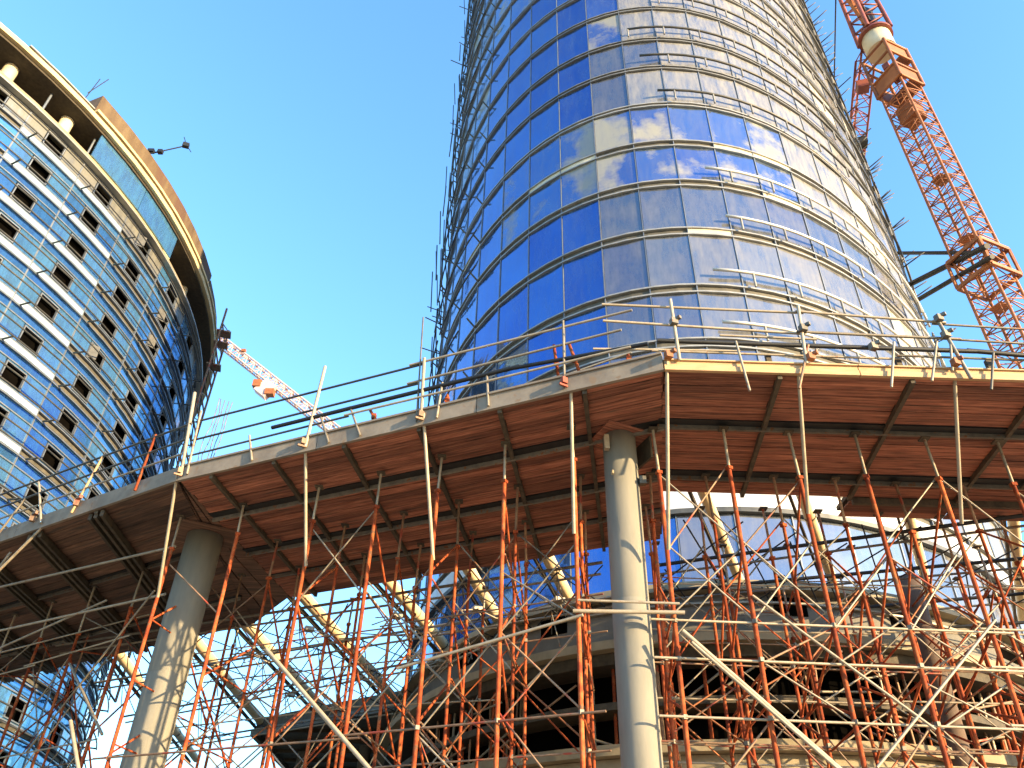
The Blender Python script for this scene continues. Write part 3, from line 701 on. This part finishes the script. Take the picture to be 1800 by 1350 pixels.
# ------------------------------------------------------------------ radial cream tubes between deck and podium
gid = [(-17.2, 34.6, -20.3, 57.5, 'leftmost visible'), (-13.3, 32.0, -13.9, 57.5, 'second from left'), (-10.8, 29.6, -9.6, 44.3, 'third from left'), (-8.1, 26.2, -5.6, 41.6, 'fourth from left'), (-4.9, 24.9, -1.75, 37.0, 'fifth from left'),
       (-1.6, 25.0, -.05, 31.7, 'sixth from left'), (1.15, 24.3, 2.5, 28.9, 'short one just left of the near column'), (5.3, 19.5, 8.6, 27.4, 'first one right of the near column'), (8.1, 19.5, 11.9, 27.3, 'second one right of the near column'), (11.6, 20.6, 16.3, 29.3, 'third one right of the near column'), (15.3, 21.6, 19.5, 29.1, 'one at the right edge')]
for (x0, y0, x1, y1, w) in gid:
    dark = x0 > 5
    gd = thing('girder_tube', (x0, y0, 10.9+CAMZ), '%s girder tube from deck to podium, %s' % ('shaded' if dark else 'cream sunlit', w), 'girder', 'radial girders from the deck to the podium')
    r = .22 if not dark else .17
    A_, B_ = cp(x0, y0, 11.42), cp(x1, y1, 11.25); d_ = B_-A_; A_ = A_-d_.normalized()*(1.6 if not dark else 1.0); d_ = B_-A_
    tube('girder', A_, B_, r, 'beam', gd, 20)
    nn = max(2, int(d_.length/3.2))
    for k in range(1, nn):
        p_ = A_+d_*(k/nn); e_ = d_.normalized()*.03
        tube('clamp_band', p_-e_, p_+e_, r+.02, 'joist' if k % 2 else 'galvlite', gd, 20)
    # dark lower chord carried beneath
    beam_box('bottom_chord', A_+Vector((-.34, 0, -.22)), B_+Vector((-.34, 0, -.22)), .08, .16, 'joist', gd)
# purlins and thin rods across the girders
pr = thing('purlin_grid', (-3, 33, 10.5+CAMZ), 'grid of thin dark purlins and crossed rods between the cream girder tubes', 'steel grid')
def on(i, y):
    x0, y0, x1, y1, _ = gid[i]; t = (y-y0)/(y1-y0); return x0+(x1-x0)*t
rows = [((-18.5, 33.0), (3.0, 23.5)), ((-19, 38.2), (4.6, 25.8)), ((-20, 44.3), (4.0, 29.0)), ((-20, 50.5), (-5, 40.8))]
for (a, b) in rows:
    tube('purlin', cp(*a, 10.6), cp(*b, 10.6), .055, 'galvdark', pr); tube('purlin', cp(a[0], a[1]+.55, 10.45), cp(b[0], b[1]+.55, 10.45), .045, 'galv', pr)
for (a, b) in (((4.6, 23.2), (16.5, 17.4+.9)), ((4.9, 25.3), (19, 20.9)), ((6, 28.2), (20, 23.6)), ((8, 30), (21, 26.4))):
    tube('purlin', cp(*a, 10.4), cp(*b, 10.4), .06, 'black', pr); tube('purlin', cp(a[0], a[1]+.5, 10.3), cp(b[0], b[1]+.5, 10.3), .04, 'galvdark', pr)
def rp(row, x):
    a, b = row; t = (x-a[0])/(b[0]-a[0]); return Vector((x, a[1]+(b[1]-a[1])*t, 0))
for ri in range(len(rows)-1):
    xs = [-17.5, -15, -12.4, -10.2, -7.6, -5.6, -3.6, -1.5, .2, 1.6, 3.0]
    for i in range(len(xs)-1):
        if (i*7+ri*3) % 5 == 0: continue
        p = rp(rows[ri], xs[i]); q = rp(rows[ri+1], xs[i+1]+.4); p2 = rp(rows[ri], xs[i+1]); q2 = rp(rows[ri+1], xs[i]+.2)
        tube('rod', cp(p.x, p.y, 10.5), cp(q.x, q.y, 10.3), .022, 'black', pr, 6); tube('rod', cp(p2.x, p2.y, 10.5), cp(q2.x, q2.y, 10.3), .022, 'black', pr, 6)
        m_ = (p+q2)/2
        tube('rod', cp(p.x, p.y, 10.6), cp(m_.x, m_.y, 9.6), .02, 'galvdark', pr, 6); tube('rod', cp(q2.x, q2.y, 10.6), cp(m_.x, m_.y, 9.6), .02, 'galvdark', pr, 6)
        tube('hanger', cp(p.x, p.y+.3, 10.6), cp(p.x+.3, p.y+.3, 9.3), .02, 'galvdark', pr, 6)
for i in range(9):
    x = 5+i*1.7; y = 20.5+(i % 3)*.6
    tube('rod', cp(x, y, 10.6), cp(x+1.9, y+3.6, 10.2), .025, 'black', pr, 6); tube('rod', cp(x+1.7, y, 10.6), cp(x-.2, y+3.9, 10.2), .025, 'black', pr, 6); tube('rod', cp(x, y+3.2, 10.5), cp(x+2.3, y+7.5, 10.1), .025, 'black', pr, 6)
for (x, y) in [(on(i, y_), y_) for i, y_ in ((3, 30), (3, 36), (4, 28.4), (4, 33.4), (5, 27.5), (2, 33), (2, 39), (6, 26.5))]:
    mb = MB()
    for a in range(7):
        an_ = a*2*math.pi/7+.3; mb.tube(cp(x, y, 10.5), cp(x+.9*math.cos(an_), y+.9*math.sin(an_), 10.2), .022)
    mb.box(cp(x, y, 10.5), (.35, .35, .14), .4); mb.build('node', 'galvlite', pr)

# ------------------------------------------------------------------ shoring scaffolds
def coupler(parent, p):
    mb.box(p, (.13, .13, .10), random.random())
def shoring(label, posts, rows, nvec, zlev, red_top=9.75, seed=0, rear_tan=(), zfront=None, lm='galvlite'):
    """posts: plan points of the front row; rows: offsets behind it"""
    rnd = random.Random(seed)
    root = thing('shoring_scaffold', (*posts[len(posts)//2], 0), label, 'scaffold')
    n = Vector((nvec[0], nvec[1], 0)).normalized(); G = []; nl = nbz = 0
    stuff = MB(); stuffr = MB(); coup = MB()
    def keep(A, B):
        q = px_of((A+B)/2); return q and -60 < q[0] < 1090 and -60 < q[1] < 830
    for ri, off in enumerate(rows):
        row = []
        for (x, y) in posts:
            p = Vector((x, y, 0))+n*off+Vector((rnd.uniform(-.06, .06), rnd.uniform(-.05, .05), 0)); row.append(p)
            tan = ri in rear_tan and rnd.random() < .35
            lean = Vector((rnd.uniform(-.05, .05), rnd.uniform(-.05, .05), 0))
            zt = red_top+rnd.uniform(-.15, .2)-(.0 if ri == 0 else .3)
            a, b, c = cp(p.x, p.y, -1.6), cp(p.x, p.y, zt)+lean*0, cp(p.x, p.y, 10.84)+lean
            pr_ = tube('prop', a, b, .050 if ri == 0 else .043, 'red', root, 10)
            if not tan: pass
            tube('inner_tube', b-Vector((0, 0, .1)), c, .036, 'galv' if ri == 0 else 'brace', pr_, 8)
            box('collar', b, (.13, .13, .08), 'red', pr_, rnd.random())
            box('head_plate', c+Vector((0, 0, .02)), (.22, .22, .04), 'joist', pr_)
        G.append(row)
    # ledgers along rows
    for ri, row in enumerate(G):
        for z in (zlev[::2] if ri else (zlev if zfront is None else zfront)):
            zz = z+rnd.uniform(-.12, .12)+(0 if ri == 0 else rnd.uniform(-.5, .5))
            A = cp(row[0].x, row[0].y-.08, zz); B = cp(row[-1].x, row[-1].y-.08, zz-.1)
            half = len(row)//2; Mx = cp(row[half].x, row[half].y-.08, zz-.05)
            e1 = (Mx-A).normalized()
            tube('ledger', A-e1*.5, Mx+e1*.4, .026 if ri == 0 else .022, lm if ri == 0 else 'brace', root)
            tube('ledger', Mx-e1*.3+Vector((0, 0, .07)), B+(B-Mx).normalized()*.5+Vector((0, 0, .07)), .026 if ri == 0 else .022, lm if ri == 0 else 'brace', root)
            for p in row: coup.box(cp(p.x, p.y-.05, zz), (.085, .085, .085), rnd.random())
    # transoms between rows
    for i in range(len(posts)):
        for ri in range(len(G)-1):
            for z in zlev:
                zz = z+.12+rnd.uniform(-.3, .3); A, B = G[ri][i], G[ri+1][i]
                if nl < 280 and rnd.random() < .8: tube('transom', cp(A.x+.06, A.y, zz), cp(B.x+.06, B.y, zz), .024, rnd.choice(('brace', 'red')), root, 6); nl += 1
    # diagonal braces: X in the row planes, single between rows; red frame diagonals
    zb = [2.4]+sorted(zlev)+([7.8] if max(zlev) < 7 else [])+[9.6]
    for ri in range(len(G)):
        for i in range(len(posts)-1):
            for k in range(len(zb)-1):
                z0, z1 = zb[k], zb[k+1]
                A, B = G[ri][i], G[ri][i+1]
                for (P_, Q_) in ((A, B), (B, A)):
                    if rnd.random() < (.5 if ri == 0 else .5):
                        a, b = cp(P_.x, P_.y+.07, z0+rnd.uniform(-.2, .2)), cp(Q_.x, Q_.y+.07, z1+rnd.uniform(-.2, .3))
                        mt = rnd.choice(('brace', 'galv', 'galv')) if ri == 0 else rnd.choice(('brace', 'galv', 'red', 'galvdark', 'crane'))
                        if nbz < 296 and keep(a, b): tube('brace', a, b, .021, mt, root, 6); nbz += 1
                        else: stuff.tube(a, b, .021, 5)
    for i in range(len(posts)):
        for ri in range(len(G)-1):
            A, B = G[ri][i], G[ri+1][i]
            for k in range(len(zb)-1):
                if rnd.random() < .8:
                    P_, Q_ = (A, B) if (k+i) % 2 else (B, A)
                    a, b = cp(P_.x, P_.y, zb[k]+.1), cp(Q_.x, Q_.y, zb[k+1]-.1)
                    if nbz < 296 and keep(a, b): tube('frame_diagonal', a, b, .03, 'red', root, 6); nbz += 1
                    else: stuffr.tube(a, b, .03, 5)
    tag(coup.build('couplers', 'galvdark', root), kind='stuff')
    if stuff.v: tag(stuff.build('brace', 'brace', root), kind='stuff')
    if stuffr.v: tag(stuffr.build('frame_diagonal', 'red', root), kind='stuff')
    return root, G
postsM = [(-9.75, 21.6), (-7.62, 20.75), (-5.35, 19.63), (-3.49, 18.76), (-1.79, 17.86), (-.15, 17.04), (1.47, 16.32)]
postsR = [(3.55, 16.2), (5.11, 16.2), (6.88, 16.25), (8.45, 16.25), (10.25, 16.35), (11.97, 16.4), (13.7, 16.4), (15.4, 16.4)]
postsL = [(-21.5, 32), (-19, 30.3), (-16.8, 28.8), (-14.6, 27.2), (-12.3, 25.6)]
sM, GM = shoring('red steel shoring under the middle deck, between the two concrete columns', postsM, [0, 2.3, 4.4], (.16, .987), [4.2, 5.9, 7.6], seed=3, zfront=[4.3], lm='brace')
sR, GR = shoring('dense red steel shoring right of the near concrete column with pale ledgers', postsR, [0, 2.2, 4.0], (.09, .995), [4.2, 5.15, 6.1], seed=8, rear_tan=(1, 2))
sL, GL = shoring('sparse dark red shoring under the left deck beyond the shaded column', postsL, [0, 3.5], (-.05, .999), [5.5, 8.5], seed=5, rear_tan=(0, 1), red_top=9.3)
# deep scaffold standing behind, between the right deck and the tower
postsB = [(4.6, 22.6), (6.6, 22.6), (8.6, 22.5), (10.6, 22.4), (12.4, 22.3), (14.4, 22.2), (16.4, 22.2)]
sB, GB = shoring('rear red and black shoring standing in front of the tower foot behind the right deck', postsB, [0, 2.4], (.2, .98), [4.5, 6.3, 8.2, 9.6], seed=12, rear_tan=(0, 1), red_top=9.2)
postsC = [(-12.8, 31.5), (-10.4, 30.4), (-8.0, 28.9), (-5.6, 27.8), (-3.2, 27.0), (-.8, 26.4)]
sC, GC = shoring('thin dark red shoring seen against the sky below the cream girders', postsC, [0], (.2, .98), [7.2, 9.4], seed=15, red_top=10.0)

# raking pale tubes from the front props up to the deck edge
def raker(parent, top, foot): tube('raking_tube', top, foot, .042, 'galvlite', parent, 10)
for (tp, ft) in (((-9.35, 19.6, 11.25), (-9.7, 21.45, 8.3)), ((-5.42, 17.85, 11.3), (-5.25, 19.55, 8.5)), ((-2.2, 16.45, 11.3), (-1.78, 17.85, 8.0)), ((1.38, 14.95, 11.2), (1.47, 16.25, 8.0))):
    raker(sM, cp(*tp), cp(*ft))
for (tp, ft) in (((3.47, 14.0, 11.2), (3.52, 16.1, 7.6)), ((6.43, 14.1, 11.05), (6.8, 16.15, 8.6)), ((9.98, 14.15, 11.1), (10.3, 16.25, 8.5)), ((13.2, 14.15, 11.1), (13.7, 16.3, 8.5))):
    raker(sR, cp(*tp), cp(*ft))
# long loose diagonal tubes
for (a, b, r_, mt) in (((3.6, 15.95, 5.75), (6.4, 16.0, 3.1), .05, 'galvlite'), ((3.75, 15.9, 5.5), (6.2, 15.9, 3.2), .035, 'galv'), ((1.4, 16.2, 6.2), (3.7, 16.0, 6.15), .045, 'galvlite'), ((1.5, 16.1, 6.4), (3.6, 15.95, 6.32), .03, 'galv'), ((8.3, 16.1, 4.0), (5.2, 16.1, 6.6), .03, 'galv'), ((7.0, 16.1, 3.3), (10.2, 16.1, 6.2), .03, 'galv')):
    tube('loose_tube', cp(*a), cp(*b), r_, mt, sR)
for (a, b, r_, mt) in (((-5.9, 19.8, 6.4), (-2.3, 17.9, 3.0), .05, 'galvlite'), ((-11.4, 22.3, 5.2), (-9.6, 21.2, 2.6), .05, 'galvlite'), ((-2.4, 18.1, 5.5), (1.6, 16.15, 6.1), .035, 'galvlite')):
    tube('loose_tube', cp(*a), cp(*b), r_, mt, sM)
for (a, b, r_) in (((-14.6, 22.9, 11.0), (-17.6, 24.6, 8.2), .045), ((-12.6, 24.4, 9.3), (-17.2, 26.4, 8.0), .035), ((-15.9, 23.9, 10.6), (-16.9, 24.6, 9.2), .045), ((-13.6, 25.4, 7.6), (-10.7, 22.8, 5.0), .04), ((-9.7, 21.6, 9.9), (-18.0, 25.8, 9.9), .04), ((-10.2, 23.0, 9.0), (-18.4, 27.2, 8.9), .04), ((-17.8, 26, 7.6), (-12.4, 27.2, 9.9), .03), ((-10.1, 22, 8.7), (-14.4, 26.2, 5.2), .03)):
    tube('loose_tube', cp(*a), cp(*b), r_, 'galv', sL)

# ------------------------------------------------------------------ guard rails on the deck edge
def wob(a, b, r, mt, parent, name='rail'):
    a, b = V3(a), V3(b); m = (a+b)/2; tube(name, a, b, r, mt, parent)
gm = thing('guard_rail', (-3, 16.9, 11.4+CAMZ), 'galvanised tube guard rail along the middle deck edge against the sky', 'guard rail')
def PMz(s, z, o=0): p = PM(s, 0, 0)-pM*o; return cp(p.x, p.y, z)
for (s0, s1, z0, z1, r_, mt, o) in ((0, 7.6, 13.0, 12.98, .032, 'raildark', 0), (7.2, 13.3, 13.02, 12.95, .032, 'galvlite', .05), (0, 7.5, 12.33, 12.36, .032, 'raildark', 0), (7.2, 13.0, 12.40, 12.42, .032, 'galvlite', .05),
    (3.0, 10.4, 12.03, 12.06, .055, 'black', .06), (10.2, 13.6, 12.05, 11.8, .05, 'black', .06), (5.4, 13.2, 11.82, 11.80, .03, 'galvlite', .1), (0, 5.5, 11.75, 11.80, .03, 'raildark', .05), (4.2, 8.4, 12.15, 12.18, .022, 'galvdark', -.9), (9.5, 12.9, 12.25, 12.7, .028, 'galvlite', -1.2)):
    tube('rail', PMz(s0, z0, o), PMz(s1, z1, o), r_, mt, gm)
for (s, dz, lean, r_, mt) in ((.15, 14.1, -.5, .05, 'galvlite'), (.35, 13.3, -.2, .035, 'galv'), (4.3, 13.75, .12, .045, 'galvlite'), (7.75, 13.1, -.1, .045, 'galvlite'), (7.62, 14.6, -.15, .022, 'galvdark'), (11.55, 13.15, .0, .03, 'galv')):
    tube('post', PMz(s, 11.1, .08), PMz(s+lean, dz, .08), r_, mt, gm)
for (s, sl, z1) in ((2.6, -.35, 11.95), (5.05, -.45, 12.0), (6.0, -.5, 12.1), (8.2, .05, 12.15), (9.6, -.1, 12.05)):
    tube('strut', PMz(s, 11.05, .09), PMz(s+sl, z1, .05), .032, 'galv', gm); 
for (s, z1, ln) in ((11.35, 12.6, -.12), (11.9, 12.55, -.28), (13.1, 11.75, -.03), (8.35, 11.85, .0), (6.35, 11.95, -.3)):
    mb = MB(); mb.tube(PMz(s, 11.46, -.1), PMz(s+ln, z1, -.1), .04, 8); mb.box(PMz(s, 11.5, -.1), (.16, .16, .08)); mb.box(PMz(s+ln*.5, (11.46+z1)/2, -.1), (.12, .12, .14)); mb.build('jack', 'red', gm)
gr = thing('guard_rail', (9, 14.1, 11.4+CAMZ), 'galvanised tube guard rail along the yellow timber edge of the right deck', 'guard rail')
for (x0, x1, z0, z1, r_, mt, y) in ((2.1, 6.9, 12.97, 12.86, .032, 'galvlite', 14.1), (6.7, 10.2, 12.86, 12.62, .032, 'galvlite', 14.05), (9.9, 17, 12.62, 12.3, .028, 'galvdark', 14.1), (2.1, 6.8, 12.45, 12.20, .032, 'galvlite', 14.1), (6.6, 10.4, 12.22, 12.12, .036, 'galv', 14.05), (10.2, 17, 12.15, 11.85, .028, 'galvdark', 14.1),
    (3.3, 10.6, 11.80, 11.72, .055, 'black', 14.0), (10.4, 11.9, 11.74, 11.62, .055, 'black', 14.0), (3.2, 9.0, 11.66, 11.6, .028, 'galv', 14.2), (8.8, 17, 11.62, 11.5, .028, 'galvdark', 14.1), (1.9, 5.4, 12.0, 12.05, .028, 'galvlite', 14.6), (4.9, 7.2, 12.35, 12.30, .03, 'galvlite', 14.4), (7.0, 9.6, 12.3, 11.7, .03, 'galvlite', 14.9), (7.2, 9.9, 11.95, 11.5, .03, 'galv', 15.2)):
    tube('rail', cp(x0, y, z0), cp(x1, y, z1), r_, mt, gr)
for (x0, x1, z0, z1, r_, mt) in ((3.75, 3.72, 11.2, 13.05, .042, 'galvlite'), (6.6, 6.75, 11.2, 12.95, .042, 'galvlite'), (10.2, 9.95, 10.9, 12.75, .042, 'galvdark'), (9.85, 10.05, 11.1, 11.9, .03, 'galv'), (5.2, 5.1, 10.4, 11.8, .03, 'galv'), (6.3, 6.75, 10.5, 11.75, .03, 'brace'), (8.35, 8.75, 10.6, 11.9, .03, 'galv'), (9.3, 9.75, 10.8, 11.95, .03, 'galv'), (10.55, 10.95, 10.6, 11.65, .03, 'galvdark'), (13.6, 13.4, 11.1, 12.6, .04, 'galvdark')):
    tube('post', cp(x0, 13.96, z0), cp(x1, 13.96, z1), r_, mt, gr)
for (x, z) in ((3.5, 11.3), (6.7, 11.35), (9.95, 11.3), (3.72, 12.3), (6.7, 12.2), (9.98, 12.12), (9.97, 12.62), (8.2, 11.7)):
    mb = MB(); mb.box(cp(x, 13.9, z), (.16, .14, .16), .3); mb.box(cp(x+.08, 13.88, z+.08), (.08, .2, .08), .7); mb.build('coupler', 'crane' if z < 11.5 else 'galvdark', gr)
for (x, w) in ((5.9, .12), (8.9, .12), (11.0, .14)):
    box('toe_block', cp(x, 14.3, 11.55), (w, .1, .3), 'joist', gr)
gl = thing('guard_rail', (-17, 24.5, 11.4+CAMZ), 'galvanised tube guard rail above the left deck, crossing in front of the left tower', 'guard rail')
def PLz(s, z, o=0): p = PL(s, 0, 0)-pL*o; return cp(p.x, p.y, z)
for (s0, s1, z0, z1, r_, mt) in ((4, 18.9, 13.05, 12.9, .034, 'raildark'), (4, 18.9, 12.45, 12.35, .034, 'raildark'), (4, 18.9, 11.95, 11.85, .03, 'galv')):
    tube('rail', PLz(s0, z0, .1), PLz(s1, z1, .1), r_, mt, gl)
for (s, z1, ln, mt) in ((14.3, 12.95, .55, 'edgewood'), (17.2, 13.0, .1, 'red'), (12.8, 12.9, -1.2, 'galvlite'), (9.6, 12.6, -.4, 'galvlite'), (10.3, 12.4, .9, 'galv'), (8, 12.9, .0, 'galv')):
    tube('post', PLz(s, 11.1, .1), PLz(s+ln, z1, .1), .038, mt, gl)
for s in (14.4, 12.2): 
    mb = MB(); mb.box(PLz(s, 11.4, .12), (.14, .14, .18), .4); mb.box(PLz(s+.1, 11.55, .15), (.1, .25, .1), .9); mb.build('coupler', 'brace', gl)
# rebar starters and scrap on the deck top behind the edge
rb = thing('starter_bars', (-8.6, 20.6, 11.4+CAMZ), 'bundle of wavy steel starter bars rising from the deck corner beside the left column', 'steel bars')
for i in range(5):
    x, y = -9.1+.09*i, 20.0+.05*i; pts = [cp(x, y, 11.1)]
    for k in range(1, 7): pts.append(cp(x+.02*k+random.uniform(-.05, .05), y, 11.1+.5*k))
    mb = MB()
    for a, b in zip(pts, pts[1:]): mb.tube(a, b, .014, 5)
    mb.build('bar', 'galvdark', rb)
# couplers where the rakers meet the edge
for s in (0.1, 4.25, 7.75, 11.55):
    mb = MB(); mb.box(PMz(s, 11.25, .12), (.13, .13, .16), .5); mb.box(PMz(s, 11.1, .16), (.22, .05, .05), .5); mb.build('coupler', 'brace', gm)
